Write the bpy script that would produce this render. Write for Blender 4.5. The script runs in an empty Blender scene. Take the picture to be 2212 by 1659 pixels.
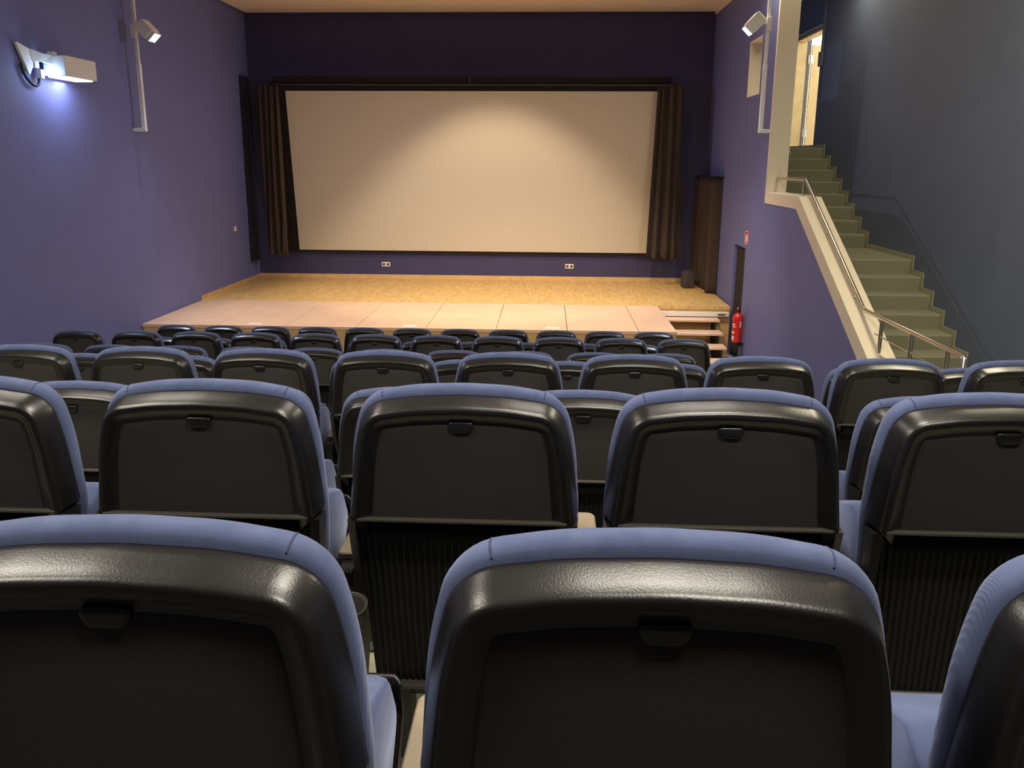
import bpy, bmesh, math, random
from mathutils import Vector, Matrix
from mathutils.geometry import tessellate_polygon
random.seed(7)
C = bpy.context.scene.collection
SC = bpy.context.scene
PI = math.pi

# ------------------------------------------------------------------ camera
# the room: X to the right, Y towards the cinema screen, Z up, camera at the origin (metres)
cam_d = bpy.data.cameras.new('camera'); cam = bpy.data.objects.new('camera', cam_d); C.objects.link(cam)
FPX = 1700.0
def cray(px, py): return Vector(((px-1106)/FPX, (py-735)/FPX, 1.0))
F = cray(1185, 350).normalized()
D = cray(1062, 8260); D = (D - F*F.dot(D)).normalized()
U = -D
R = F.cross(U)
if R.x < 0: R = -R
# rows: room axes written in image axes (x right, y down, z forward); Blender camera is x right, y up, z back
rot = Matrix(((R.x, -R.y, -R.z), (F.x, -F.y, -F.z), (U.x, -U.y, -U.z)))
cam.matrix_world = rot.to_4x4()
cam_d.sensor_fit = 'HORIZONTAL'; cam_d.sensor_width = 36
cam_d.lens = FPX/2212*36
cam_d.shift_x = 0
cam_d.shift_y = -(829.5-735)/2212
cam_d.clip_start = 0.02; cam_d.clip_end = 100
SC.camera = cam

# ------------------------------------------------------------------ colour management, world
SC.view_settings.view_transform = 'Standard'
SC.view_settings.look = 'None'
SC.view_settings.exposure = 0.0
SC.view_settings.gamma = 1.0
SC.view_settings.use_curve_mapping = False
w = bpy.data.worlds.new('world'); SC.world = w; w.use_nodes = True
w.node_tree.nodes['Background'].inputs[0].default_value = (0.02, 0.02, 0.03, 1)
w.node_tree.nodes['Background'].inputs[1].default_value = 0.3

# ------------------------------------------------------------------ lights
def light(name, kind, loc, target, power, col, **kw):
    d = bpy.data.lights.new(name, kind); o = bpy.data.objects.new(name, d); C.objects.link(o)
    o.location = loc
    v = Vector(target) - Vector(loc)
    o.rotation_euler = v.to_track_quat('-Z', 'Y').to_euler()
    d.energy = power; d.color = col
    for k, val in kw.items(): setattr(d, k, val)
    return o
WARM = (1.0, 0.76, 0.50); NEUT = (1.0, 0.92, 0.78); COOL = (0.80, 0.86, 1.0)
# stage washes hung from the ceiling
light('stage_wash_centre', 'SPOT', (-1.0, 12.5, 2.6), (-1.0, 14.62, -2.3), 500, WARM, spot_size=math.radians(82), spot_blend=0.45, shadow_soft_size=0.10)
light('stage_wash_left', 'SPOT', (-2.9, 10.5, 2.6), (-2.5, 12.2, -2.3), 600, WARM, spot_size=math.radians(84), spot_blend=0.7, shadow_soft_size=0.12)
light('stage_wash_right', 'SPOT', (0.6, 10.5, 2.6), (0.5, 12.2, -2.3), 740, WARM, spot_size=math.radians(84), spot_blend=0.7, shadow_soft_size=0.12)
# house lights above the seats
for i, (x, y, p) in enumerate(((-3.0, 4.0, 36), (0.8, 4.0, 36), (-3.2, 1.9, 95), (0.6, 1.9, 95), (-3.2, 0.2, 95), (1.0, 0.2, 95))):
    light('house_light_%d' % i, 'AREA', (x, y, 2.6), (x, y, -3), p, NEUT, shape='RECTANGLE', size=1.2, size_y=0.5)
# stairwell ceiling lamps
light('stair_light_upper', 'AREA', (3.62, 11.6, 2.6), (3.55, 11.6, -3), 42, (1.0, 0.88, 0.62), shape='RECTANGLE', size=0.4, size_y=2.4)
light('stair_light_lower', 'AREA', (3.45, 5.6, 2.55), (3.45, 6.4, -3), 130, (1.0, 0.90, 0.64), shape='RECTANGLE', size=0.5, size_y=1.6)
light('corridor_light_far', 'AREA', (5.3, 16.3, 2.4), (5.3, 16.3, -1), 190, (1.0, 0.98, 0.92), shape='SQUARE', size=0.6)
light('door_leaf_fill', 'AREA', (5.5, 13.4, 2.4), (5.3, 14.4, 0), 34, (1.0, 0.96, 0.86), shape='SQUARE', size=0.6)  # added fill to brighten the door leaf

# ------------------------------------------------------------------ materials
def mat(name, col, rough=0.6, metal=0.0, spec=0.5, noise=None, bump=None, coat=0.0, sheen=0.0, emit=None):
    m = bpy.data.materials.new(name); m.use_nodes = True
    nt = m.node_tree; b = nt.nodes['Principled BSDF']
    b.inputs['Base Color'].default_value = (*col, 1); b.inputs['Roughness'].default_value = rough
    b.inputs['Metallic'].default_value = metal; b.inputs['Specular IOR Level'].default_value = spec
    b.inputs['Coat Weight'].default_value = coat
    b.inputs['Sheen Weight'].default_value = sheen
    tc = nt.nodes.new('ShaderNodeTexCoord')
    if noise:
        sc, amt = noise
        n = nt.nodes.new('ShaderNodeTexNoise'); n.inputs['Scale'].default_value = sc; n.inputs['Detail'].default_value = 5
        nt.links.new(tc.outputs['Object'], n.inputs['Vector'])
        r = nt.nodes.new('ShaderNodeValToRGB')
        r.color_ramp.elements[0].position = 0.3; r.color_ramp.elements[1].position = 0.7
        r.color_ramp.elements[0].color = (*[c*(1-amt) for c in col], 1)
        r.color_ramp.elements[1].color = (*[min(1, c*(1+amt)) for c in col], 1)
        nt.links.new(n.outputs['Fac'], r.inputs['Fac']); nt.links.new(r.outputs['Color'], b.inputs['Base Color'])
    if bump:
        sc, st = bump
        n = nt.nodes.new('ShaderNodeTexNoise'); n.inputs['Scale'].default_value = sc; n.inputs['Detail'].default_value = 3
        nt.links.new(tc.outputs['Object'], n.inputs['Vector'])
        bp = nt.nodes.new('ShaderNodeBump'); bp.inputs['Strength'].default_value = st; bp.inputs['Distance'].default_value = 0.002
        nt.links.new(n.outputs['Fac'], bp.inputs['Height']); nt.links.new(bp.outputs['Normal'], b.inputs['Normal'])
    if emit:
        b.inputs['Emission Color'].default_value = (*emit[0], 1); b.inputs['Emission Strength'].default_value = emit[1]
    return m
PAINT = (0.152, 0.168, 0.400)
M = {}
M['paint'] = mat('blue wall paint', PAINT, 0.62, noise=(3.0, 0.04), bump=(160, 0.12))
M['paint_shaded'] = mat('blue wall paint shaded darker', (0.050, 0.045, 0.120), 0.8, noise=(3.0, 0.06), bump=(160, 0.12))  # same blue paint as the sides, darkened in colour for weaker light
M['paint_stair_dim'] = mat('wall paint with dim stair light in colour', (0.100, 0.125, 0.185), 0.68, noise=(2.0, 0.05), bump=(160, 0.10))  # same blue paint; dim greenish stair light put into its colour
M['ceiling'] = mat('cream ceiling', (0.90, 0.79, 0.66), 0.8, bump=(200, 0.1))
M['black'] = mat('black gap', (0.006, 0.006, 0.006), 0.9)
M['cream'] = mat('cream plaster', (0.86, 0.76, 0.58), 0.6, bump=(120, 0.1))
M['seamcloth'] = mat('dark seam', (.035, .042, .10), .9)
M['unseen_dark_floor'] = mat('blackened unseen floor', (.045, .044, .042), .95)  # unseen floor behind the seats, added dark to keep their reflections dark
M['screen'] = mat('projection cloth', (0.58, 0.525, 0.425), 0.85, bump=(300, 0.05))
M['masking'] = mat('black masking cloth', (0.010, 0.007, 0.007), 0.95)
M['velour'] = mat('black brown velour', (0.046, 0.028, 0.019), 0.9, sheen=0.10)
M['drape'] = mat('thin black drape', (0.018, 0.018, 0.04), 0.95)
M['white'] = mat('white powder coat', (0.78, 0.76, 0.72), 0.45)
M['plastic_w'] = mat('white plastic', (0.80, 0.76, 0.70), 0.4)
M['steel'] = mat('brushed steel', (0.62, 0.58, 0.52), 0.28, metal=1.0)
M['black_metal'] = mat('black painted metal', (0.012, 0.012, 0.013), 0.45)
M['red'] = mat('red enamel', (0.62, 0.02, 0.015), 0.25, coat=0.5)
M['black_rubber'] = mat('black rubber', (0.01, 0.01, 0.01), 0.6)
M['label'] = mat('white label', (0.8, 0.78, 0.74), 0.5)
M['signred'] = mat('red sign', (0.65, 0.02, 0.03), 0.4)
M['carpet'] = mat('olive grey carpet', (0.235, 0.230, 0.150), 0.95, noise=(220, 0.25), bump=(350, 0.6))
M['skirt'] = mat('pale olive skirting', (0.30, 0.29, 0.19), 0.8)
M['floor'] = mat('pale linoleum', (0.30, 0.285, 0.20), 0.6, noise=(25, 0.06))
M['wood_light'] = mat('pale beech veneer', (0.66, 0.42, 0.17), 0.45, noise=(6, 0.12))
M['wood_arm'] = mat('beech armrest', (0.28, 0.225, 0.155), 0.42, noise=(9, 0.08))
M['door'] = mat('beech door leaf', (0.74, 0.54, 0.25), 0.45, noise=(5, 0.08))
M['tan'] = mat('pinkish beige stage boards', (0.72, 0.50, 0.355), 0.5, noise=(3, 0.06))
M['shell'] = mat('black moulded plastic', (0.010, 0.009, 0.0085), 0.30, spec=0.55, bump=(420, 0.12))
M['panel'] = mat('matte black seat panel', (0.026, 0.022, 0.020), 0.62, spec=0.4, noise=(500, 0.35), bump=(500, 0.3))
M['ribs'] = mat('black ribbed plastic', (0.007, 0.006, 0.0055), 0.6, spec=0.4, bump=(420, 0.15))
M['lip'] = mat('lightened plastic edge', (0.065, 0.058, 0.048), 0.45)  # paler than the shell: light caught on seat lips put into colour
M['lamp_glow'] = mat('glowing lamp glass', (1, 1, 1), 0.3, emit=((0.86, 0.90, 1.0), 40.0))
M['flood_glow'] = mat('glowing flood glass', (1, 1, 1), 0.3, emit=((0.86, 0.90, 1.0), 9.0))
M['far_white'] = mat('white corridor', (0.9, 0.89, 0.85), 0.7)

def fabric():
    m = bpy.data.materials.new('blue corduroy'); m.use_nodes = True
    nt = m.node_tree; b = nt.nodes['Principled BSDF']
    b.inputs['Roughness'].default_value = 0.9; b.inputs['Specular IOR Level'].default_value = 0.2
    b.inputs['Sheen Weight'].default_value = 0.35; b.inputs['Sheen Tint'].default_value = (0.6, 0.65, 0.9, 1)
    tc = nt.nodes.new('ShaderNodeTexCoord')
    n = nt.nodes.new('ShaderNodeTexNoise'); n.inputs['Scale'].default_value = 28; n.inputs['Detail'].default_value = 6
    nt.links.new(tc.outputs['Object'], n.inputs['Vector'])
    r = nt.nodes.new('ShaderNodeValToRGB')
    r.color_ramp.elements[0].position = 0.3; r.color_ramp.elements[1].position = 0.75
    r.color_ramp.elements[0].color = (0.068, 0.089, 0.182, 1); r.color_ramp.elements[1].color = (0.095, 0.121, 0.232, 1)
    nt.links.new(n.outputs['Fac'], r.inputs['Fac']); nt.links.new(r.outputs['Color'], b.inputs['Base Color'])
    wv = nt.nodes.new('ShaderNodeTexWave'); wv.wave_type = 'BANDS'; wv.bands_direction = 'X'
    wv.inputs['Scale'].default_value = 130; wv.inputs['Distortion'].default_value = 0.2
    nt.links.new(tc.outputs['Object'], wv.inputs['Vector'])
    bp = nt.nodes.new('ShaderNodeBump'); bp.inputs['Strength'].default_value = 0.22; bp.inputs['Distance'].default_value = 0.0012
    nt.links.new(wv.outputs['Fac'], bp.inputs['Height']); nt.links.new(bp.outputs['Normal'], b.inputs['Normal'])
    return m
M['fabric'] = fabric()

def parquet():
    m = bpy.data.materials.new('oak mosaic parquet'); m.use_nodes = True
    nt = m.node_tree; b = nt.nodes['Principled BSDF']; b.inputs['Roughness'].default_value = 0.42
    tc = nt.nodes.new('ShaderNodeTexCoord'); mp = nt.nodes.new('ShaderNodeMapping')
    mp.inputs['Rotation'].default_value = (0, 0, PI/2)
    nt.links.new(tc.outputs['Object'], mp.inputs['Vector'])
    br = nt.nodes.new('ShaderNodeTexBrick'); br.offset = 0.37
    br.inputs['Scale'].default_value = 1; br.inputs['Brick Width'].default_value = 0.26; br.inputs['Row Height'].default_value = 0.028
    br.inputs['Mortar Size'].default_value = 0.0008
    br.inputs['Color1'].default_value = (0.80, 0.54, 0.22, 1); br.inputs['Color2'].default_value = (0.63, 0.41, 0.15, 1)
    br.inputs['Mortar'].default_value = (0.25, 0.15, 0.05, 1)
    nt.links.new(mp.outputs['Vector'], br.inputs['Vector'])
    n = nt.nodes.new('ShaderNodeTexNoise'); n.inputs['Scale'].default_value = 9; n.inputs['Detail'].default_value = 4
    nt.links.new(tc.outputs['Object'], n.inputs['Vector'])
    mx = nt.nodes.new('ShaderNodeMixRGB'); mx.blend_type = 'OVERLAY'; mx.inputs[0].default_value = 0.35
    nt.links.new(br.outputs['Color'], mx.inputs[1]); nt.links.new(n.outputs['Fac'], mx.inputs[2])
    nt.links.new(mx.outputs[0], b.inputs['Base Color'])
    return m
M['parquet'] = parquet()

# ------------------------------------------------------------------ helpers
def obj(name, bm, m, parent=None, smooth=False, angle=None):
    me = bpy.data.meshes.new(name)
    bmesh.ops.recalc_face_normals(bm, faces=bm.faces[:])
    bm.to_mesh(me); bm.free()
    if smooth:
        for p in me.polygons: p.use_smooth = len(p.vertices) < 6
        if angle: me.set_sharp_from_angle(angle=math.radians(angle))
    me.materials.append(M[m] if isinstance(m, str) else m)
    o = bpy.data.objects.new(name, me); C.objects.link(o)
    if parent is not None: o.parent = parent
    return o
def tag(o, label=None, cat=None, group=None, kind=None):
    if label: o['label'] = label
    if cat: o['category'] = cat
    if group: o['group'] = group
    if kind: o['kind'] = kind
    return o
def thing(name, loc, label, cat, group=None, rotz=0):
    o = bpy.data.objects.new(name, None); C.objects.link(o); o.empty_display_size = 0.1
    o.location = loc; o.rotation_euler = (0, 0, rotz)
    return tag(o, label, cat, group)
def struct(name, bm, m, **k):
    return tag(obj(name, bm, m, **k), kind='structure')
def box(bm, x0, x1, y0, y1, z0, z1, bev=0.0):
    g = bmesh.ops.create_cube(bm, size=1)
    vs = g['verts']
    for v in vs:
        v.co = Vector((x0 + (v.co.x+.5)*(x1-x0), y0 + (v.co.y+.5)*(y1-y0), z0 + (v.co.z+.5)*(z1-z0)))
    if bev > 0:
        es = list({e for v in vs for e in v.link_edges})
        bmesh.ops.bevel(bm, geom=es, offset=bev, segments=3, affect='EDGES', profile=0.5)
    return vs
def bx(x0, x1, y0, y1, z0, z1, bev=0.0):
    bm = bmesh.new(); box(bm, x0, x1, y0, y1, z0, z1, bev); return bm
def prism(bm, pts, axis, a, b, holes=()):
    """extrude a 2D polygon (with holes) between a and b along axis; pts are the two other coordinates in order"""
    def P(p, t):
        if axis == 'X': return Vector((t, p[0], p[1]))
        if axis == 'Y': return Vector((p[0], t, p[1]))
        return Vector((p[0], p[1], t))
    loops = [list(pts)] + [list(h) for h in holes]
    flat = [p for l in loops for p in l]
    tris = tessellate_polygon([[Vector((p[0], p[1], 0)) for p in l] for l in loops])
    va = [bm.verts.new(P(p, a)) for p in flat]; vb = [bm.verts.new(P(p, b)) for p in flat]
    for t in tris:
        try: bm.faces.new([va[i] for i in t]); bm.faces.new([vb[i] for i in reversed(t)])
        except ValueError: pass
    s = 0
    for l in loops:
        n = len(l)
        for i in range(n):
            j = (i+1) % n
            bm.faces.new([va[s+i], va[s+j], vb[s+j], vb[s+i]])
        s += n
    return bm
def tube(bm, pts, r, seg=12, caps=True):
    pts = [Vector(p) for p in pts]; rings = []
    n = len(pts)
    for i, p in enumerate(pts):
        if i == 0: t = (pts[1]-p)
        elif i == n-1: t = (p-pts[i-1])
        else: t = (pts[i+1]-p).normalized() + (p-pts[i-1]).normalized()
        t.normalize()
        a = t.orthogonal().normalized() if i == 0 else (a0 - t*a0.dot(t)).normalized()
        a0 = a; b_ = t.cross(a)
        k = 1.0
        if 0 < i < n-1:
            c = (pts[i+1]-p).normalized().dot(t); k = 1/max(c, 0.5)
        rr = r[i] if isinstance(r, (list, tuple)) else r
        rings.append([bm.verts.new(p + (a*math.cos(u)+b_*math.sin(u))*rr*(k if k < 1.3 else 1.3)) for u in [2*PI*q/seg for q in range(seg)]])
    for i in range(n-1):
        for q in range(seg):
            bm.faces.new([rings[i][q], rings[i][(q+1) % seg], rings[i+1][(q+1) % seg], rings[i+1][q]])
    if caps:
        bm.faces.new(rings[0][::-1]); bm.faces.new(rings[-1])
    return bm
def lathe(bm, prof, seg=24, origin=(0, 0, 0), mtx=None):
    rings = []
    for (r, z) in prof:
        ring = []
        for q in range(seg):
            u = 2*PI*q/seg; v = Vector((r*math.cos(u), r*math.sin(u), z))
            if mtx is not None: v = mtx @ v
            ring.append(bm.verts.new(v + Vector(origin)))
        rings.append(ring)
    for i in range(len(prof)-1):
        for q in range(seg):
            bm.faces.new([rings[i][q], rings[i][(q+1) % seg], rings[i+1][(q+1) % seg], rings[i+1][q]])
    bm.faces.new(rings[0][::-1]); bm.faces.new(rings[-1])
    return bm
def fillet(corners, seg=8):
    """corners: (x, z, r); returns rounded closed polygon"""
    out = []; n = len(corners)
    for i in range(n):
        p = Vector(corners[i][:2]); a = Vector(corners[i-1][:2]); b = Vector(corners[(i+1) % n][:2]); r = corners[i][2]
        da = (a-p); db = (b-p); la = da.length; lb = db.length; da.normalize(); db.normalize()
        ang = math.acos(max(-1, min(1, da.dot(db))))
        if r <= 0 or ang > PI-1e-3: out.append(tuple(p)); continue
        t = r/math.tan(ang/2); tm = 0.48*min(la, lb)
        if t > tm: t = tm; r = t*math.tan(ang/2)
        c = p + (da+db).normalized()*(r/math.sin(ang/2))
        s = p+da*t; e = p+db*t
        a0 = math.atan2(s.y-c.y, s.x-c.x); a1 = math.atan2(e.y-c.y, e.x-c.x)
        d = a1-a0
        while d > PI: d -= 2*PI
        while d < -PI: d += 2*PI
        for k in range(seg+1):
            u = a0+d*k/seg; out.append((c.x+r*math.cos(u), c.y+r*math.sin(u)))
    return out
def inset(poly, d):
    n = len(poly); area = sum(poly[i][0]*poly[(i+1) % n][1]-poly[(i+1) % n][0]*poly[i][1] for i in range(n))
    sg = 1 if area > 0 else -1
    out = []
    for i in range(n):
        p = Vector(poly[i]); a = Vector(poly[i-1]); b = Vector(poly[(i+1) % n])
        e1 = (p-a); e2 = (b-p)
        if e1.length < 1e-7: e1 = e2
        if e2.length < 1e-7: e2 = e1
        e1.normalize(); e2.normalize()
        n1 = Vector((-e1.y, e1.x))*sg; n2 = Vector((-e2.y, e2.x))*sg
        m = (n1+n2).normalized(); k = 1/max(0.5, m.dot(n1))
        out.append(tuple(p+m*d*k))
    return out
def loft(bm, loops, cap0=True, cap1=True):
    rs = [[bm.verts.new(p) for p in l] for l in loops]
    n = len(rs[0])
    for i in range(len(rs)-1):
        for q in range(n):
            bm.faces.new([rs[i][q], rs[i][(q+1) % n], rs[i+1][(q+1) % n], rs[i+1][q]])
    if cap0: bm.faces.new(rs[0][::-1])
    if cap1: bm.faces.new(rs[-1])
    return bm
def pleated(path, z0, z1, waves, amp, normal, nx=120, nz=14, seed=0, drift=0.15, thick=0.006, hem=0.0, flare=0.0):
    """hanging cloth along path (two xy points at the top), folds along it; returns bmesh with real thickness"""
    rnd = random.Random(seed)
    ph = [rnd.uniform(0, 6.28) for _ in range(6)]
    a = Vector(path[0]); b = Vector(path[1]); L = (b-a).length; t = (b-a)/L; nn = Vector(normal)
    bm = bmesh.new(); g = []
    def off(u, v):
        k = amp*(0.55+0.45*v)
        s = math.sin(waves*2*PI*u + ph[0] + drift*3*v) + 0.45*math.sin(waves*3.3*PI*u + ph[1]-drift*5*v) + 0.3*math.sin(waves*0.9*PI*u+ph[2]+drift*4*v)
        return k*s
    for side in (0, 1):
        rows = []
        for j in range(nz+1):
            v = j/nz; row = []
            for i in range(nx+1):
                u = i/nx
                z = z1 + (z0-z1)*v
                if j == nz: z += hem*math.sin(waves*2*PI*u+ph[3])
                uu = (u-0.5)*(1+flare*v)+0.5
                p = a + t*(uu*L) + nn*(off(u, v) + side*thick)
                row.append(bm.verts.new((p.x, p.y, z)))
            rows.append(row)
        g.append(rows)
    for s in (0, 1):
        for j in range(nz):
            for i in range(nx):
                bm.faces.new([g[s][j][i], g[s][j][i+1], g[s][j+1][i+1], g[s][j+1][i]])
    for j in range(nz):
        for i in (0, nx):
            bm.faces.new([g[0][j][i], g[0][j+1][i], g[1][j+1][i], g[1][j][i]])
    for i in range(nx):
        for j in (0, nz):
            bm.faces.new([g[0][j][i], g[0][j][i+1], g[1][j][i+1], g[1][j][i]])
    return bm

# ------------------------------------------------------------------ room constants
XL, XR, XO = -5.90, 3.10, 4.30
YB, YBACK = 15.90, -3.2
ZS = -2.339         # stage top
ZC = 2.76           # ceiling
ZH = -3.16          # hall floor
TW = 0.26           # thickness of the wall beside the stairs

# tiers carry the rows: (row, Y of back tops, Z of back tops)
H = 0.98
ROWS = {1: (0.7315, -0.362), 2: (1.600, -0.456), 3: (2.44, -0.712), 4: (3.41, -0.825), 5: (4.30, -1.088),
        6: (6.049, -1.456), 7: (6.965, -1.538), 8: (7.95, -1.822), 9: (8.892, -1.888)}

# ------------------------------------------------------------------ structure
edges = [YBACK, 1.17, 2.02, 2.93, 3.92, 5.15, 6.50, 7.44, 8.38, 9.50]
bm = bmesh.new()
for k in range(1, 9):
    zt = ROWS[k+1][1]-H
    box(bm, XL, XR if k >= 5 else XO, edges[k], edges[k+1], -3.3, zt)
box(bm, XL, XR+0.02, 9.50, YB, -3.3, ZH)
box(bm, XR, XO, 5.15, 7.46, -3.3, -2.40)
struct('floor', bm, 'floor')
bm = bmesh.new(); box(bm, XL, XO, edges[0], edges[1], -3.3, ROWS[1][1]-H); struct('floor_rear', bm, 'unseen_dark_floor')
# back wall, side walls, rear wall
struct('wall_back', bx(XL-0.2, XO+0.2, YB, YB+0.2, -3.3, ZC+0.1), 'paint_shaded')
bm = bx(XL-0.2, XL, YBACK, YB+0.2, -3.3, ZC+0.1); struct('wall_left', bm, 'paint')
struct('wall_rear', bx(XL-0.2, XO+0.2, YBACK-0.2, YBACK, -3.3, ZC+0.1), 'black')  # unseen wall, coloured black to darken reflections in the seat backs
# right wall with stair opening, niche and fire door
outer = [(11.56, ZC+.1), (11.56, -.545), (10.11, -.545), (7.50, -2.04), (7.50, -3.3), (YB, -3.3), (YB, ZC+.1)]
door_h = [(12.48, -3.155), (13.22, -3.155), (13.22, -1.30), (12.48, -1.30)]
nich = [(12.33, 1.00), (13.08, 1.00), (13.08, 1.83), (12.33, 1.83)]
bm = bmesh.new(); prism(bm, outer, 'X', XR, XR+TW, holes=[nich, door_h]); struct('wall_right', bm, 'paint')
# cream edge of the opening: front band, pillar face and sloping top
inner = [(11.50, ZC+.05), (11.50, -.40), (10.02, -.40), (7.44, -1.86), (7.38, -1.98), (7.38, -2.40), (7.56, -2.40), (7.56, -2.0), (10.10, -.555), (11.57, -.555), (11.57, ZC+.05)]
bm = bmesh.new(); prism(bm, inner, 'X', XR-0.006, XR+TW+0.006); struct('trim_1', bm, 'cream')
# reveal lining of the niche
bm = bmesh.new()
box(bm, XR+.001, XR+TW, 13.06, 13.079, 1.0, 1.83); box(bm, XR+.001, XR+TW, 12.33, 13.079, 1.811, 1.829); box(bm, XR+.001, XR+TW, 12.331, 13.079, 1.001, 1.016)
struct('trim_2', bm, 'cream')
# closet behind the fire door opening
bm = bmesh.new(); box(bm, XR+.17, XR+.22, 12.481, 13.219, -3.154, -1.301); struct('wall_closet', bm, 'drape')
# stair outer wall with door opening at the top
DY0, DY1, DZ0, DZ1 = 13.42, 15.02, 0.24, 2.16
bm = bmesh.new()
prism(bm, [(YBACK, -3.3), (YB, -3.3), (YB, ZC+.1), (YBACK, ZC+.1)], 'X', XO, XO+0.34, holes=[[(DY0, DZ0), (DY1, DZ0), (DY1, DZ1), (DY0, DZ1)]])
struct('wall_stair', bm, 'paint_stair_dim')
# ceiling, set in a gap whose shade is a black sheet
struct('ceiling', bx(XL+.045, XR-.02, YBACK, YB-.045, ZC, ZC+.06), 'ceiling')
bm = bmesh.new(); box(bm, XL-.1, XR+.01, YBACK, YB+.1, ZC+.055, ZC+.12); struct('trim_3', bm, 'black')
struct('ceiling_stair', bx(XR-.02, XO+.1, YBACK, YB, ZC-.04, ZC+.1), 'ceiling')

# stairs: carpeted flights with a landing
levels = []   # (y_front_nosing, z)
Y0, Z0 = 12.87, 0.24
for i in range(8): levels.append((Y0-0.289*i, Z0-0.1675*i))
lower = [(9.45-0.284*i, -1.10-0.165*i) for i in range(8)]
prof = [(YB-.03, -2.95), (YB-.03, Z0)]
ly = Y0
prof.append((Y0+0.012, Z0)); prof.append((Y0, Z0-.012))
for i in range(1, 8):
    yb, zb = levels[i-1][0]+0.02, levels[i][1]
    prof += [(yb, zb), (levels[i][0]+.012, zb), (levels[i][0], zb-.012)]
prof += [(levels[7][0]+.02, -1.10), (9.45+.012, -1.10), (9.45, -1.112)]
for i in range(1, 8):
    yb, zb = lower[i-1][0]+0.02, lower[i][1]
    prof += [(yb, zb), (lower[i][0]+.012, zb), (lower[i][0], zb-.012)]
prof += [(lower[7][0]+.02, -2.42), (lower[7][0]+.02, -2.95)]
bm = bmesh.new(); prism(bm, prof, 'X', XR+TW+.008, XO-.016)
st = obj('carpeted_stairs', bm, 'carpet')
tag(st, 'olive carpeted stairs with a landing climbing to the wooden door', 'stairs')
# stepped skirting on the outer wall
allsteps = levels + lower
up = []
for i, (y, z) in enumerate(levels): up.append((y, z))
sk_top = []; sk_bot = []
hh = 0.055; tt = 0.05
top_line = [(YB-1.2, Z0+hh)]
seq = levels + lower
for i, (y, z) in enumerate(seq):
    top_line.append((y-tt, z+hh))
    nz_ = seq[i+1][1] if i+1 < len(seq) else -2.40
    top_line.append((y-tt, nz_+hh))
top_line.append((seq[-1][0]-0.25, -2.40+hh))
bot_line = [(YB-1.2, Z0-.03)]
for i, (y, z) in enumerate(seq):
    bot_line.append((y+.02, z-.03))
    nz_ = seq[i+1][1] if i+1 < len(seq) else -2.40
    bot_line.append((y+.02, nz_-.03))
bot_line.append((seq[-1][0]-0.25, -2.43))
bm = bmesh.new(); prism(bm, top_line+bot_line[::-1], 'X', XO-.014, XO-.002)
o = obj('skirting', bm, 'skirt', parent=st)

# door at the head of the stairs
f = bmesh.new()
for a in ((DY0, DY0+.05, DZ0, DZ1), (DY1-.05, DY1, DZ0, DZ1)): box(f, XO+.07, XO+.25, a[0], a[1], a[2], a[3], .004)
box(f, XO+.07, XO+.25, DY0+.05, DY1-.05, DZ1-.06, DZ1, .004)
dr = struct('door_1', f, 'door')
lf = bmesh.new(); box(lf, 0, 0.92, 0, 0.045, 0.0, 1.79, .003)
leaf = obj('door_leaf', lf, 'door', parent=dr); leaf.location = (XO+.325, DY1-.10, DZ0+.01)
h = bmesh.new(); tube(h, [(.80, -.05, .92), (.68, -.05, .92)], .010); tube(h, [(.80, 0, .92), (.80, -.05, .92)], .010); box(h, .77, .83, -.006, 0, .78, 1.02)
obj('door_handle', h, 'steel', parent=leaf)
for z in (.22, 1.48):
    hg = bmesh.new(); tube(hg, [(-.02, -.005, z), (-.02, -.005, z+.14)], .013); box(hg, -.05, .03, -.006, 0, z, z+.14)
    obj('hinge', hg, 'steel', parent=leaf)
# bright corridor beyond
bm = bmesh.new()
box(bm, 6.2, 6.3, 12.0, 17.5, .1, 2.6); box(bm, XO+.35, 6.3, 17.4, 17.5, .1, 2.6); box(bm, XO+.35, 6.3, 12.0, 17.5, .1, .24); box(bm, XO+.35, 6.3, 12.0, 12.1, .1, 2.6); box(bm, XO+.35, 6.3, 12.0, 17.5, 2.5, 2.6)
box(bm, XO+.25, XO+.35, YB+.2, 17.5, .1, 2.6)
struct('wall_corridor', bm, 'far_white')
bm = bx(XO-.035, XO, 13.30, 13.335, 1.70, ZC-.05, .004); box(bm, XO-.06, XO, 13.27, 13.36, 1.50, 1.72, .008)
cd = obj('door_conduit', bm, 'paint_stair_dim'); tag(cd, 'thin dark blue conduit and switch box beside the top door', 'conduit')

# ------------------------------------------------------------------ stage
bm = bmesh.new(); box(bm, XL, XR-.03, 13.08, YB, ZS-.05, ZS)
stg = struct('floor_stage', bm, 'parquet')
bm = bx(XL, XR-.03, 13.095, 13.13, ZH, ZS-.05); struct('trim_4', bm, 'wood_light')
# wooden baseboards
struct('baseboard_back', bx(XL, XR-.35, YB-.022, YB, ZS, ZS+.075), 'wood_light')
struct('baseboard_left', bx(XL, XL+.022, 13.05, YB-.022, ZS, ZS+.075), 'wood_light')
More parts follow.
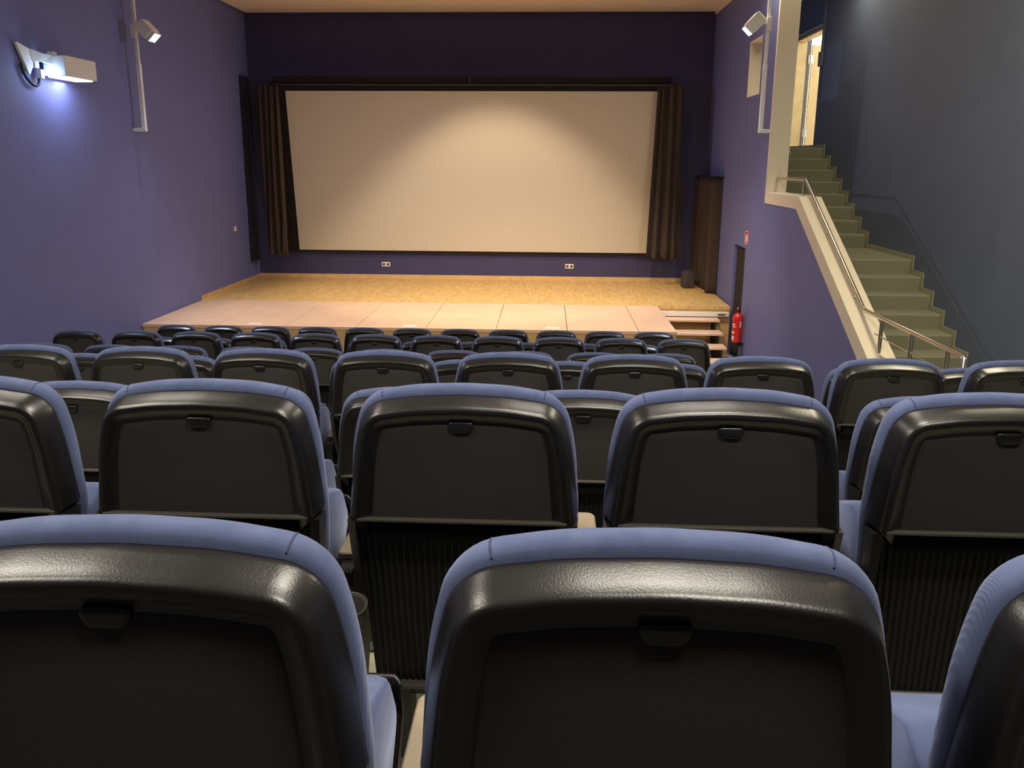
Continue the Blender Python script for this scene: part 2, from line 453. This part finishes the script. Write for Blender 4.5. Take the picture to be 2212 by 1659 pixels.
# stage extension of boards on a frame
ext = thing('stage_extension', (-2.0, 12.04, ZH), 'low pinkish beige board platform in front of the parquet stage', 'stage platform')
def P(o, *bms): return o
def rel(root, bm):
    for v in bm.verts: v.co -= Vector(root.location)
    return bm
seams = [XL+.004, -4.80, -3.775, -2.753, -1.733, -0.715, 0.303, 1.321, 1.862]
for i in range(8):
    b = bx(seams[i]+.004, seams[i+1]-.004, 11.0, 13.075, ZS-.045, ZS+.001, .003)
    obj('board', rel(ext, b), 'tan', parent=ext)
b = bx(XL+.01, 1.85, 11.02, 11.045, ZH, ZS-.046)
obj('front_panel', rel(ext, b), 'wood_light', parent=ext)
b = bx(1.825, 1.85, 11.05, 13.05, ZH, ZS-.046)
obj('side_panel', rel(ext, b), 'wood_light', parent=ext)
# paper labels on the platform edge
for x, l in ((-4.27, 'white paper strip on the platform edge, nearest the left wall'), (-1.98, 'white paper strip in the middle of the platform edge'), (0.09, 'white paper strip on the platform edge nearest the steps')):
    b = bx(x-.10, x+.10, 11.09, 11.19, ZS+.001, ZS+.004)
    tag(obj('paper_strip', b, 'label'), l, 'label', 'paper strips on the platform edge')

# steps to the stage
steps = thing('stage_steps', (2.34, 12.4, ZH), 'open wooden steps on black metal legs beside the stage platform', 'steps')
for k in range(4):
    yf = 12.80-.30*k; z = -2.515-.163*k
    b = bx(1.92, 2.85, yf, yf+.29, z-.035, z, .004)
    t = obj('tread', rel(steps, b), 'tan', parent=steps)
    b = bx(1.98, 2.62, yf+.02, yf+.06, z, z+.003)
    obj('grip_strip', rel(steps, b), 'label', parent=t)
    for x in (1.96, 2.76):
        for yy in (yf+.04, yf+.22):
            b = bx(x, x+.035, yy, yy+.035, ZH, z-.036)
            obj('leg', rel(steps, b), 'black_metal', parent=steps)
b = bx(1.90, 3.04, 13.03, 13.095, -2.50, -2.43, .004)
er = obj('edge_rail', b, 'white'); tag(er, 'white metal strip across the stage front above the steps', 'rail')
b = bx(2.86, 2.98, 13.025, 13.031, -2.475, -2.455); obj('slot', b, 'black', parent=er)

# ------------------------------------------------------------------ cinema screen: tilted cloth in a black masking frame
scr = thing('projection_screen', (-1.52, 15.70, -1.76), 'large wide cream projection screen in a black border above the stage', 'screen')
yt, yb_ = 15.42, 15.78
def tilt_quad(x0, x1, z0, z1, dy, th):
    bm = bmesh.new()
    def Y(z): return yb_ + (yt-yb_)*(z+1.76)/(1.30+1.76) + dy
    vs = []
    for o_ in (0, th):
        for (x, z) in ((x0, z0), (x1, z0), (x1, z1), (x0, z1)): vs.append(bm.verts.new((x, Y(z)+o_, z)))
    for q in ((0, 1, 2, 3), (7, 6, 5, 4), (0, 4, 5, 1), (1, 5, 6, 2), (2, 6, 7, 3), (3, 7, 4, 0)): bm.faces.new([vs[i] for i in q])
    return bm
sx0, sx1 = -5.02, 2.03
obj('cloth', rel(scr, tilt_quad(sx0, sx1, -1.762, 1.292, 0, .01)), 'screen', parent=scr)
obj('masking', rel(scr, tilt_quad(sx0-.32, sx1+.30, -1.79, 1.42, .013, .03)), 'masking', parent=scr)
# curtain track and box
b = bx(-5.25, 2.27, 15.36, 15.50, 1.44, 1.545, .006)
trk = obj('curtain_track', b, 'masking'); tag(trk, 'long black curtain box above the projection screen', 'curtain track')
b = bx(-5.2, 2.27, 15.335, 15.358, 1.385, 1.405); obj('rail', b, mat('dull rail', (0.06, .045, .035), .5), parent=trk)
b = bx(-1.505, -1.490, 15.335, 15.36, 1.40, 1.545); obj('joint', b, 'lip', parent=trk)
for x in (-5.2, -1.5, 2.2):
    b = bx(x-.02, x+.02, 15.5, YB, 1.48, 1.51); obj('bracket', b, 'masking', parent=trk)
# side curtains
o = obj('screen_curtain', pleated(((-5.45, 15.25), (-5.10, 15.25)), -1.79, 1.36, 3.2, .085, (0, -1), seed=3, hem=.02, flare=.06, drift=.6), 'velour', smooth=True)
tag(o, 'narrow pleated black brown curtain left of the projection screen', 'curtain', 'screen side curtains')
o = obj('screen_curtain', pleated(((1.98, 15.25), (2.47, 15.25)), -1.80, 1.38, 3.6, .085, (0, -1), seed=8, hem=.02, flare=.35, drift=.35), 'velour', smooth=True)
tag(o, 'wider pleated black brown curtain right of the projection screen', 'curtain', 'screen side curtains')
# drape in the left corner
bm = pleated(((XL+.035, 15.40), (XL+.035, 15.84)), -1.97, 1.58, 4, .010, (1, 0), seed=5, hem=.015)
o = obj('corner_drape', bm, 'drape', smooth=True); tag(o, 'flat black drape hanging in the left corner by the stage', 'curtain')
# right corner curtains
bm = pleated(((XR-.09, 14.52), (XR-.21, 15.76)), ZS+.02, -.25, 5, .03, (-1, 0), seed=9, hem=.0, flare=.10)
o = obj('stage_curtain', bm, 'velour', smooth=True); tag(o, 'tall black brown curtain on the right wall beside the stage', 'curtain')
b = bx(XR-.25, XR, 14.30, 15.86, -.249, -.235); obj('curtain_rod', b, 'black_metal', parent=o)
bm = pleated(((XR-.21, 14.46), (XR-.02, 14.36)), ZS+.01, -.252, 1.2, .018, (-.6, -.8), seed=19, nx=60)
obj('front_drop', bm, 'velour', parent=o, smooth=True)
bm = bmesh.new(); box(bm, 2.60, 2.81, 15.00, 15.24, ZS, -2.02, .03)
bmesh.ops.subdivide_edges(bm, edges=bm.edges[:], cuts=2, use_grid_fill=True)
for v in bm.verts:
    if v.co.z > ZS+.01: v.co += Vector((.012*math.sin(v.co.y*40), .012*math.sin(v.co.x*37), .02*math.sin(v.co.x*31+v.co.y*23)))
o = obj('covered_box', bm, mat('dark grey cloth', (.05, .04, .045), .9), smooth=True, angle=40); tag(o, 'dark cloth covered box at the foot of the stage curtain', 'box')
# fire exit curtain
bm = pleated(((XR+.04, 12.50), (XR+.04, 13.10)), -3.14, -1.33, 3, .02, (-1, 0), seed=11)
o = obj('exit_curtain', bm, mat('dark brown cloth', (.026, .018, .017), .9), smooth=True); tag(o, 'narrow dark curtain in the exit opening beside the fire extinguisher', 'curtain')
b = bx(XR+.025, XR+.075, 12.481, 13.21, -1.335, -1.305); obj('curtain_rod', b, 'black_metal', parent=o)

# ------------------------------------------------------------------ small wall things
def socket(x, label):
    t = thing('wall_socket', (x, YB, -2.055), label, 'wall socket', 'double sockets below the projection screen')
    obj('plate', bx(-.085, .085, -.012, 0, -.045, .045, .004), 'plastic_w', parent=t)
    for s in (-1, 1):
        b = bmesh.new(); lathe(b, [(.026, 0), (.028, .003), (.022, .003), (.020, -.004)], 18, (s*.042, -.013, 0), Matrix.Rotation(PI/2, 3, 'X'))
        obj('outlet', b, 'lip', parent=t)
socket(-3.286, 'white double wall socket below the screen, the left one')
socket(0.454, 'white double wall socket below the screen, the right one')
t = thing('light_switch', (XL, 14.72, -1.261), 'small white switch on the blue wall near the left corner', 'switch')
obj('plate', bx(0, .012, -.05, .05, -.045, .045, .004), 'plastic_w', parent=t); obj('rocker', bx(.012, .018, -.03, .03, -.03, .03, .003), 'plastic_w', parent=t)

# extinguisher sign, red with white pictogram and lines
t = thing('fire_sign', (XR, 12.44, -1.13), 'small red and white sign on the wall above the exit curtain', 'sign')
obj('plate', bx(-.006, 0, -.10, .10, -.10, .10), 'signred', parent=t)
b = bmesh.new()
box(b, -.008, -.006, -.10, .10, .090, .10); box(b, -.008, -.006, -.10, .10, -.10, -.090); box(b, -.008, -.006, -.10, -.092, -.10, .10); box(b, -.008, -.006, .092, .10, -.10, .10)
obj('border', b, 'label', parent=t)
b = bmesh.new()
prism(b, fillet([(.02, -.07, .01), (.06, -.07, .01), (.06, .03, .018), (.02, .03, .018)], 4), 'X', -.008, -.006)
box(b, -.008, -.006, .032, .048, .03, .05); box(b, -.008, -.006, .0, .04, .045, .055); box(b, -.008, -.006, 0, .008, -.02, .05)
prism(b, [(-.07, -.07), (-.02, -.07), (-.015, -.03), (-.03, .0), (-.03, .04), (-.05, .01), (-.055, .06), (-.08, .01), (-.078, -.04)], 'X', -.008, -.006)
obj('pictogram', b, 'label', parent=t)

# fire extinguisher
t = thing('fire_extinguisher', (XR-.105, 12.22, -2.80), 'red fire extinguisher hanging on the wall beside the exit curtain', 'fire extinguisher')
b = bmesh.new(); lathe(b, [(.070, .06), (.078, .065), (.080, .09), (.080, .44), (.076, .47), (.058, .50), (.030, .515), (.022, .52), (.022, .535)], 32)
obj('cylinder', b, 'red', parent=t, smooth=True, angle=50)
b = bmesh.new(); lathe(b, [(.074, 0), (.080, .005), (.082, .02), (.082, .062), (.075, .066)], 32); obj('base', b, 'black_rubber', parent=t, smooth=True, angle=40)
b = bmesh.new(); lathe(b, [(.020, .53), (.026, .535), (.026, .57), (.018, .58)], 16); box(b, -.012, .012, -.075, .03, .575, .59, .004)
for q in range(1): tube(b, [(0, .02, .56), (0, -.05, .615), (0, -.09, .60)], .008, 8)
v = obj('valve', b, 'black_metal', parent=t, smooth=True, angle=40)
b = bmesh.new(); box(b, -.02, .02, -.03, .012, .575, .605, .008); obj('safety_pin', b, mat('orange plastic', (.8, .18, .03), .4), parent=v)
b = bmesh.new(); tube(b, [(0, .03, .55), (.01, .09, .53), (.01, .10, .44), (.0, .092, .30), (0, .09, .16)], .010, 8); obj('hose', b, 'black_rubber', parent=t, smooth=True)
def wrap(a0, a1, z0, z1, r=.0812):
    b = bmesh.new(); n = 10; va = []
    for i in range(n+1):
        u = a0+(a1-a0)*i/n; va.append((b.verts.new((r*math.cos(u), r*math.sin(u), z0)), b.verts.new((r*math.cos(u), r*math.sin(u), z1))))
    for i in range(n): b.faces.new([va[i][0], va[i+1][0], va[i+1][1], va[i][1]])
    return b
obj('text_panel', wrap(3.35, 4.0, .33, .355), 'label', parent=t); obj('text_panel', wrap(3.35, 4.1, .30, .315), 'label', parent=t)
obj('text_panel', wrap(3.3, 3.9, .10, .16), 'label', parent=t); obj('text_panel', wrap(4.9, 5.2, .30, .40), 'label', parent=t); obj('text_panel', wrap(3.35, 3.9, .20, .235), 'label', parent=t)
b = bmesh.new(); box(b, .075, .105, -.03, .03, .05, .48); obj('wall_bracket', b, 'steel', parent=t)

# handrail
t = thing('stair_railing', (3.23, 8.04, -2.40), 'brushed steel handrail along the parapet and beside the stair foot', 'handrail')
RX = 3.23
rail = [(RX, 11.57, -.43), (RX, 11.57, -.225), (RX, 11.50, -.205), (RX, 10.27, -.195), (RX, 10.22, -.205), (RX, 8.06, -1.435), (RX, 7.98, -1.45), (RX, 6.08, -1.45), (RX, 6.04, -1.47), (RX, 6.04, -2.40)]
b = bmesh.new(); tube(b, rail, .021, 14); obj('handrail', rel(t, b), 'steel', parent=t, smooth=True, angle=60)
for y, zt_, zb in ((10.30, -.20, -.40), (9.28, -.75, -.83), (8.25, -1.33, -1.41)):
    b = bmesh.new()
    off = .10 if y < 10 else 0
    tube(b, [(RX, y, zt_), (RX, y+off, zb)], .014, 10)
    obj('post', rel(t, b), 'steel', parent=t, smooth=True, angle=60)
for y in (7.58, 6.94, 6.30):
    b = bmesh.new(); tube(b, [(RX, y, -1.46), (RX, y, -2.40)], .019, 12); obj('post', rel(t, b), 'steel', parent=t, smooth=True, angle=60)
for z in (-1.63, -1.81, -1.99, -2.17):
    b = bmesh.new(); tube(b, [(RX, 7.72, z), (RX, 6.04, z)], .008, 8); obj('bar', rel(t, b), 'steel', parent=t, smooth=True, angle=60)
b = bmesh.new(); tube(b, [(3.44, 12.75, .95), (3.44, 11.72, .02+.12), (3.44, 11.66, .10)], .018, 10); tube(b, [(3.44, 12.3, .6), (3.37, 12.3, .55)], .01, 8); tube(b, [(3.44, 11.8, .2), (3.37, 11.8, .15)], .01, 8)
o = obj('wall_handrail', b, 'steel', smooth=True, angle=60); tag(o, 'short steel handrail end peeking out behind the cream pillar', 'handrail')

# ------------------------------------------------------------------ wall lamps
def lamp_pole(name, x, y, ztop, zbot, wallx, label):
    t = thing(name, (x, y, zbot), label, 'lamp pole', 'vertical lamp poles on the side walls')
    obj('lower_pole', bx(-.027, .027, -.027, .027, 0, .86, .004), 'white', parent=t)
    obj('upper_pole', bx(-.021, .021, -.021, .021, .86, ztop-zbot, .004), 'white', parent=t)
    dx = wallx-x
    a, b_ = min(dx, -.027 if dx < 0 else .027), max(dx, -.027 if dx < 0 else .027)
    a, b_ = (dx, .027) if dx < 0 else (-.027, dx)
    obj('wall_bracket', bx(a, b_, -.03, .03, -.05, 0, .004), 'white', parent=t)
    return t
lamp_pole('lamp_pole', -5.745, 11.33, ZC, .44, XL, 'white vertical lamp pole standing off the left wall')
lamp_pole('lamp_pole', 2.94, 11.48, ZC, .46, XR, 'white vertical lamp pole on the right wall beside the cream pillar')
def spotlamp(px, y, z, s, target, label, power, sz):
    t = thing('spotlight', (px, y, z), label, 'spotlight', 'small white box spotlights on the lamp poles')
    obj('clamp', bx(-.03, .03, -.045, .007, -.10, .08, .005), 'white', parent=t)
    b = bmesh.new(); tube(b, [(s*.02, -.02, 0), (s*.12, 0, .0)], .012, 10); obj('arm', b, 'white', parent=t)
    # head: box pointing down the beam
    hc = Vector((s*.20, -.02, -.01)); d = (Vector(target)-(Vector((px, y, z))+hc)).normalized()
    q = d.to_track_quat('-Z', 'Y').to_matrix()
    b = bmesh.new()
    pr = [(-.10, -.075), (.10, -.075), (.10, .075), (-.10, .075)]
    loops = []
    for zz, k in ((.13, .92), (.122, 1.0), (-.07, 1.0), (-.078, .88), (-.13, .88), (-.13, .80), (-.105, .80)):
        loops.append([tuple(hc + q @ Vector((p[0]*k, p[1]*k*1.1, zz))) for p in pr])
    loft(b, loops); hd = obj('lamp_head', b, 'white', parent=t)
    b = bmesh.new(); loft(b, [[tuple(hc + q @ Vector((p[0]*.79, p[1]*.85, zz))) for p in pr] for zz in (-.108, -.122)])
    obj('lamp_glass', b, 'lamp_glow', parent=hd)
    p0 = Vector((px, y, z))+hc + q @ Vector((0, 0, -.16))
    light('spotlight_beam', 'SPOT', p0, target, power, COOL, spot_size=math.radians(sz), spot_blend=.6, shadow_soft_size=.04)
    return t
spotlamp(-5.745, 11.30, 1.74, 1, (-1.6, 11.2, -2.4), 'white box spotlight shining down from the left wall pole', 260, 128)
spotlamp(2.94, 11.45, 1.84, -1, (-1.2, 11.4, -2.4), 'white box spotlight shining down from the right wall pole', 300, 128)

# flood lamp with arm, plate and cable on the left wall
t = thing('wall_floodlight', (XL, 9.15, 1.10), 'bright white floodlight on a bracket arm with hanging cable, left wall', 'floodlight')
b = bmesh.new(); prism(b, fillet([(-.28, .16, .01), (-.02, .10, .01), (.12, .02, .01), (.02, -.02, .0), (-.10, -.18, .01)], 3), 'X', .02, .05); obj('wall_plate', b, 'white', parent=t)
b = bmesh.new()
loft(b, [[(.03, -.06, .11), (.03, -.03, -.02), (.06, -.03, -.02), (.06, -.06, .11)], [(.10, .03, .075), (.10, .05, -.02), (.13, .05, -.02), (.13, .03, .075)], [(.15, .125, .06), (.15, .125, -.04), (.20, .125, -.04), (.20, .125, .06)]])
obj('arm', b, 'white', parent=t)
b = bmesh.new(); box(b, .07, .34, .12, .76, -.165, .065, .012); hd = obj('lamp_head', b, 'white', parent=t)
b = bmesh.new(); box(b, .10, .31, .16, .70, -.178, -.164, .003); obj('lamp_glass', b, 'flood_glow', parent=hd)
b = bmesh.new(); box(b, .13, .20, .13, .21, .065, .105, .004); obj('knob', b, 'white', parent=hd)
b = bmesh.new(); box(b, .02, .07, -.01, .06, -.09, -.01, .004); obj('gear_box', b, 'plastic_w', parent=t)
b = bmesh.new(); box(b, .05, .10, .03, .09, -.20, -.10, .004); obj('gear_box', b, 'plastic_w', parent=t)
cb = [(.03, -.20, -.06), (.03, -.18, -.15), (.035, -.12, -.23), (.04, -.04, -.28), (.045, .02, -.28), (.045, .06, -.24), (.045, .06, -.17)]
b = bmesh.new(); pts = []
for i in range(len(cb)-1):
    p0, p1, p2, p3 = (Vector(cb[max(0, i-1)]), Vector(cb[i]), Vector(cb[i+1]), Vector(cb[min(len(cb)-1, i+2)]))
    for k in range(5):
        u = k/5; pts.append(tuple(.5*((2*p1)+(-p0+p2)*u+(2*p0-5*p1+4*p2-p3)*u*u+(-p0+3*p1-3*p2+p3)*u**3)))
pts.append(cb[-1]); tube(b, pts, .016, 8); obj('cable', b, 'black_rubber', parent=t, smooth=True)
light('flood_beam', 'AREA', (XL+.20, 9.60, .91), (XL+.30, 9.55, -2), 5, (0.55, 0.72, 1.0), shape='RECTANGLE', size=.2, size_y=.5)
light('flood_splash', 'POINT', (XL+.19, 9.225, .955), (0, 0, 0), 2.6, (0.36, 0.60, 1.0), shadow_soft_size=.03)

# ------------------------------------------------------------------ cinema seats
def back_outline(d=0.0, zb=None, n=8):
    zt = H-.030; z0 = H-.297
    c = [(-.252, z0-d, .012), (-.2345, H-.14, .5), (-.211, zt-.019, .074), (-.10, zt-.003, .5), (.0, zt+.001, .6), (.10, zt-.003, .5), (.211, zt-.019, .074), (.2345, H-.14, .5), (.252, z0-d, .012)]
    return inset(fillet(c, n), d)
def cushion_outline(d, n=8):
    zt = H-.020
    c = [(-.212, .44, .03), (-.240, .57, .3), (-.243, H-.29, .5), (-.233, H-.14, .5), (-.208, zt-.021, .070), (-.10, zt-.003, .5), (.0, zt+.001, .6), (.10, zt-.003, .5), (.208, zt-.021, .070), (.233, H-.14, .5), (.243, H-.29, .5), (.240, .57, .3), (.212, .44, .03)]
    return inset(fillet(c, n), d)
def L3(poly, n, lean=0.0): return [(x, -n - lean*(H-z), z) for (x, z) in poly]
def make_proto():
    parts = {}
    # black outer shell of the back: bevelled rim, soft hollow, then the panel
    bm = bmesh.new()
    ly = [(0.002, -.012), (-.001, -.004), (.0005, .004), (.003, .014), (.007, .028), (.0115, .040), (.0145, .0452), (.019, .0482), (.024, .0486), (.030, .0462), (.037, .0415), (.045, .0375), (.054, .0360), (.060, .0358)]
    loft(bm, [L3(back_outline(d), nn) for d, nn in ly], cap0=True, cap1=True)
    parts['back_shell'] = (bm, 'shell', True, 50)
    # flat matte panel
    bm = bmesh.new()
    po = back_outline(.052)
    loft(bm, [L3(po, .0345), L3(inset(po, .001), .0368), L3(inset(po, .004), .0378)], cap0=False)
    parts['back_panel'] = (bm, 'panel', True, 30)
    # small scalloped grip at the top of the panel
    bm = bmesh.new()
    g = fillet([(-.032, H-.076, .008), (.032, H-.076, .008), (.020, H-.100, .012), (-.020, H-.100, .012)], 5)
    loft(bm, [L3(g, .034), L3(g, .040), L3(inset(g, .002), .0425), L3(inset(g, .006), .0430)], cap0=False)
    parts['grip'] = (bm, 'shell', True, 50)
    # bottom lip
    bm = bmesh.new(); box(bm, -.226, .226, -.051, -.028, H-.301, H-.295, .001); parts['lower_lip'] = (bm, 'lip', False, 0)
    # blue cushion in front of the shell, visible over its top
    bm = bmesh.new()
    ly = [(.012, .004), (-.001, .006), (-.008, .013), (-.010, .020), (-.010, .028), (-.008, .037), (-.002, .046), (.008, .053), (.03, .058), (.06, .059)]
    loops = [[(x, y, z) for (x, z) in cushion_outline(d)] for d, y in ly]
    loft(bm, loops)
    parts['back_cushion'] = (bm, 'fabric', True, 60)
    # stitched seams crossing the cushion near its corners
    npt = len(loops[0])
    for s, key in ((-1, 'seam'), (1, 'seam2')):
        best = min(range(npt), key=lambda i: abs(loops[3][i][0]-s*.172)+(0 if loops[3][i][2] > H-.05 else 9))
        bm = bmesh.new()
        pts = []
        for lp in loops[1:8]:
            v = Vector(lp[best]); pts.append((v.x, v.y, v.z-.0008))
        tube(bm, pts, .0016, 6)
        parts[key] = (bm, 'seamcloth', True, 60)
    # ribbed lower back
    bm = bmesh.new(); n = 30; rows = []
    zs = [.250, .258, .35, .50, H-.302]
    for z in zs:
        t_ = (z-.25)/(H-.302-.25); hw = .214+.024*t_; row = []
        for i in range(4*n+1):
            u = i/(4*n); ph = i % 4
            dep = (.0, .005, .005, .0)[ph]
            edge = .012 if (i < 2 or i > 4*n-2) else 0
            yy = -.012 - dep + edge + .03*(1-t_)
            row.append(bm.verts.new((-hw+2*hw*u, yy, z)))
        rows.append(row)
    for j in range(len(zs)-1):
        for i in range(4*n): bm.faces.new([rows[j][i], rows[j][i+1], rows[j+1][i+1], rows[j+1][i]])
    bk = []
    for z in zs:
        t_ = (z-.25)/(H-.302-.25); hw = .214+.024*t_
        bk.append([bm.verts.new((-hw, .045, z)), bm.verts.new((hw, .045, z))])
    for j in range(len(zs)-1):
        bm.faces.new([bk[j][0], bk[j][1], bk[j+1][1], bk[j+1][0]])
        bm.faces.new([rows[j][0], bk[j][0], bk[j+1][0], rows[j+1][0]]); bm.faces.new([rows[j][-1], bk[j][1], bk[j+1][1], rows[j+1][-1]])
    parts['ribbed_panel'] = (bm, 'ribs', False, 0)
    for s, key in ((-1, 'side_frame'), (1, 'side_frame2')):
        bm = bmesh.new()
        a = [(s*.214, .004, .43), (s*.222, .004, .43), (s*.220, -.012, .43), (s*.214, -.014, .43)]
        c = [(s*.226, .004, .57), (s*.247, .004, .57), (s*.244, -.026, .57), (s*.228, -.030, .57)]
        d = [(s*.226, .004, H-.303), (s*.252, .004, H-.303), (s*.249, -.040, H-.303), (s*.230, -.047, H-.303)]
        loft(bm, [a, c, d]); parts[key] = (bm, 'shell', False, 0)
    bm = bmesh.new(); box(bm, -.208, .208, -.004, .05, .236, .248, .003); parts['bottom_rail'] = (bm, 'lip', False, 0)
    # folded up seat: cushion and black pan (profile in y, z)
    hwid = .222
    def strip(prof, hw, rr=.02):
        bm = bmesh.new()
        loops = []
        for x, k in ((-hw, .86), (-hw+.006, .95), (-hw+rr, 1.0), (hw-rr, 1.0), (hw-.006, .95), (hw, .86)):
            cy = sum(p[0] for p in prof)/len(prof); cz = sum(p[1] for p in prof)/len(prof)
            loops.append([(x, cy+(p[0]-cy)*k, cz+(p[1]-cz)*(1-(1-k)*.4)) for p in prof])
        return loft(bm, loops)
    cp = fillet([(.085, .42, .01), (.075, .630, .03), (.150, .660, .03), (.265, .618, .05), (.325, .520, .04), (.215, .405, .02)], 6)
    parts['seat_cushion'] = (strip(cp, hwid), 'fabric', True, 60)
    pp = fillet([(.120, .375, .01), (.222, .395, .02), (.333, .510, .02), (.318, .575, .01), (.334, .570, .01), (.350, .500, .03), (.235, .365, .02), (.125, .345, .01)], 4)
    parts['seat_pan'] = (strip(pp, hwid+.004, .012), 'shell', True, 50)
    bm = bmesh.new(); prism(bm, fillet([(.03, .19, .02), (.12, .19, .02), (.15, .34, .02), (.055, .42, .02), (.052, .235, 0), (.03, .235, 0)], 4), 'X', -.19, .19)
    parts['hinge_box'] = (bm, 'black_metal', False, 0)
    # beech armrest on a black upright, left of the seat
    def arm(x):
        bm = bmesh.new(); pr = fillet([(x-.031, .088, .012), (x+.031, .088, .012), (x+.031, .345, .022), (x-.031, .345, .022)], 5)
        loft(bm, [[(p[0], p[1], .512) for p in inset(pr, .003)], [(p[0], p[1], .515) for p in pr], [(p[0], p[1], .527) for p in pr], [(p[0], p[1], .530) for p in inset(pr, .003)]])
        return bm
    def upr(x):
        bm = bmesh.new(); prism(bm, fillet([(.03, .10, .01), (.13, .10, .01), (.30, .49, .03), (.30, .5115, .0), (.03, .5115, .0)], 4), 'X', x-.016, x+.016)
        box(bm, x-.02, x+.02, .02, .22, 0, .02, .004); box(bm, x-.016, x+.016, .04, .12, .02, .11)
        return bm
    parts['armrest'] = (arm(-.28), 'wood_arm', True, 40)
    parts['armrest_support'] = (upr(-.28), 'black_metal', False, 0)
    for s in (-1, 1):
        bm = bmesh.new(); prism(bm, [(.0, .0), (.16, .0), (.16, .012), (.10, .03), (.075, .235), (.02, .235), (.02, .03), (.0, .012)], 'X', s*.15-.02, s*.15+.02)
        parts['leg'+('' if s < 0 else '2')] = (bm, 'black_metal', False, 0)
    objs = {}
    for k, (bm, m, sm, an) in parts.items():
        nm = k.replace('2', '')
        o = obj(nm, bm, m, smooth=sm, angle=an if sm else None); C.objects.unlink(o)
        objs[k] = o
    o = obj('armrest', arm(.28), 'wood_arm', smooth=True, angle=40); C.objects.unlink(o); objs['armrest_r'] = o
    o = obj('armrest_support', upr(.28), 'black_metal'); C.objects.unlink(o); objs['armrest_support_r'] = o
    # cup holder hung behind the gap
    bm = bmesh.new(); lathe(bm, [(.030, -.10), (.036, -.098), (.052, 0), (.055, .002), (.055, -.002), (.048, -.002), (.034, -.090)], 28, (-.257, -.080, .495))
    box(bm, -.275, -.258, -.03, .02, .45, .48)
    o = obj('cup_holder', bm, mat('grey plastic cup', (.07, .065, .055), .4), smooth=True, angle=40); C.objects.unlink(o); objs['cup'] = o
    bm = bmesh.new(); box(bm, .080, .135, -.026, -.016, .43, .448, .002); box(bm, .082, .094, -.030, -.026, .434, .444, .001)
    o = obj('latch', bm, 'steel'); C.objects.unlink(o); o['label'] = 'silver metal latch'; objs['latch'] = o
    # lip is parented to the panel as its edge, seams to the cushion
    return objs
PRO = make_proto()
SUB = {'grip': 'back_panel', 'seam': 'back_cushion', 'seam2': 'back_cushion'}
def place_seat(x, y, z, label, group, right_arm=False, cup=False, latch=False):
    root = thing('cinema_seat', (x, y, z), label, 'seat', group)
    made = {}
    for k in ('back_shell', 'back_panel', 'grip', 'lower_lip', 'back_cushion', 'seam', 'seam2', 'ribbed_panel', 'side_frame', 'side_frame2', 'bottom_rail', 'seat_cushion', 'seat_pan', 'hinge_box', 'armrest', 'armrest_support', 'leg', 'leg2'):
        c = PRO[k].copy(); C.objects.link(c)
        c.parent = made[SUB[k]] if k in SUB else root
        made[k] = c
    ex = []
    if right_arm: ex += ['armrest_r', 'armrest_support_r']
    if cup: ex.append('cup')
    if latch: ex.append('latch')
    for k in ex:
        c = PRO[k].copy(); C.objects.link(c); c.parent = root
    return root
ODD, EVEN = 0.122, 0.394
cfg = {  # row: (first x, count)
    1: (.121-.56, 3), 2: (.385-3*.56, 5), 3: (ODD-3*.56, 6), 4: (EVEN-5*.56, 9), 5: (ODD-5*.56, 10),
    6: (EVEN-8*.56, 10), 7: (ODD-8*.56, 11), 8: (EVEN-8*.56, 10), 9: (ODD-8*.56, 11)}
ORD = ['leftmost', 'second from left', 'third from left', 'fourth from left', 'fifth from left', 'sixth from left', 'seventh from left', 'eighth from left', 'ninth from left', 'tenth from left', 'eleventh from left']
ROWN = {1: 'nearest row', 2: 'second nearest row', 3: 'third nearest row', 4: 'fourth nearest row', 5: 'fifth row, before the aisle',
        6: 'first row beyond the aisle', 7: 'third row from the stage', 8: 'second row from the stage', 9: 'row closest to the stage'}
for r in sorted(cfg):
    x0, n = cfg[r]; y, zt = ROWS[r]
    for i in range(n):
        pos = 'rightmost' if i == n-1 else ('middle seat' if n == 3 and i == 1 else ORD[i])
        lab = 'blue seat with black back, %s in the %s' % (pos, ROWN[r])
        x = x0+.56*i
        place_seat(x, y, zt-H, lab, 'tip up seats in the ' + ROWN[r], right_arm=(i == n-1),
                   cup=(r in (2, 4) and abs(x - (EVEN-.56)) < .02) or (r == 3 and abs(x-(ODD-.56)) < .01), latch=(r == 2 and i == n-1))
for o in PRO.values():
    if o.name not in C.objects: bpy.data.objects.remove(o)
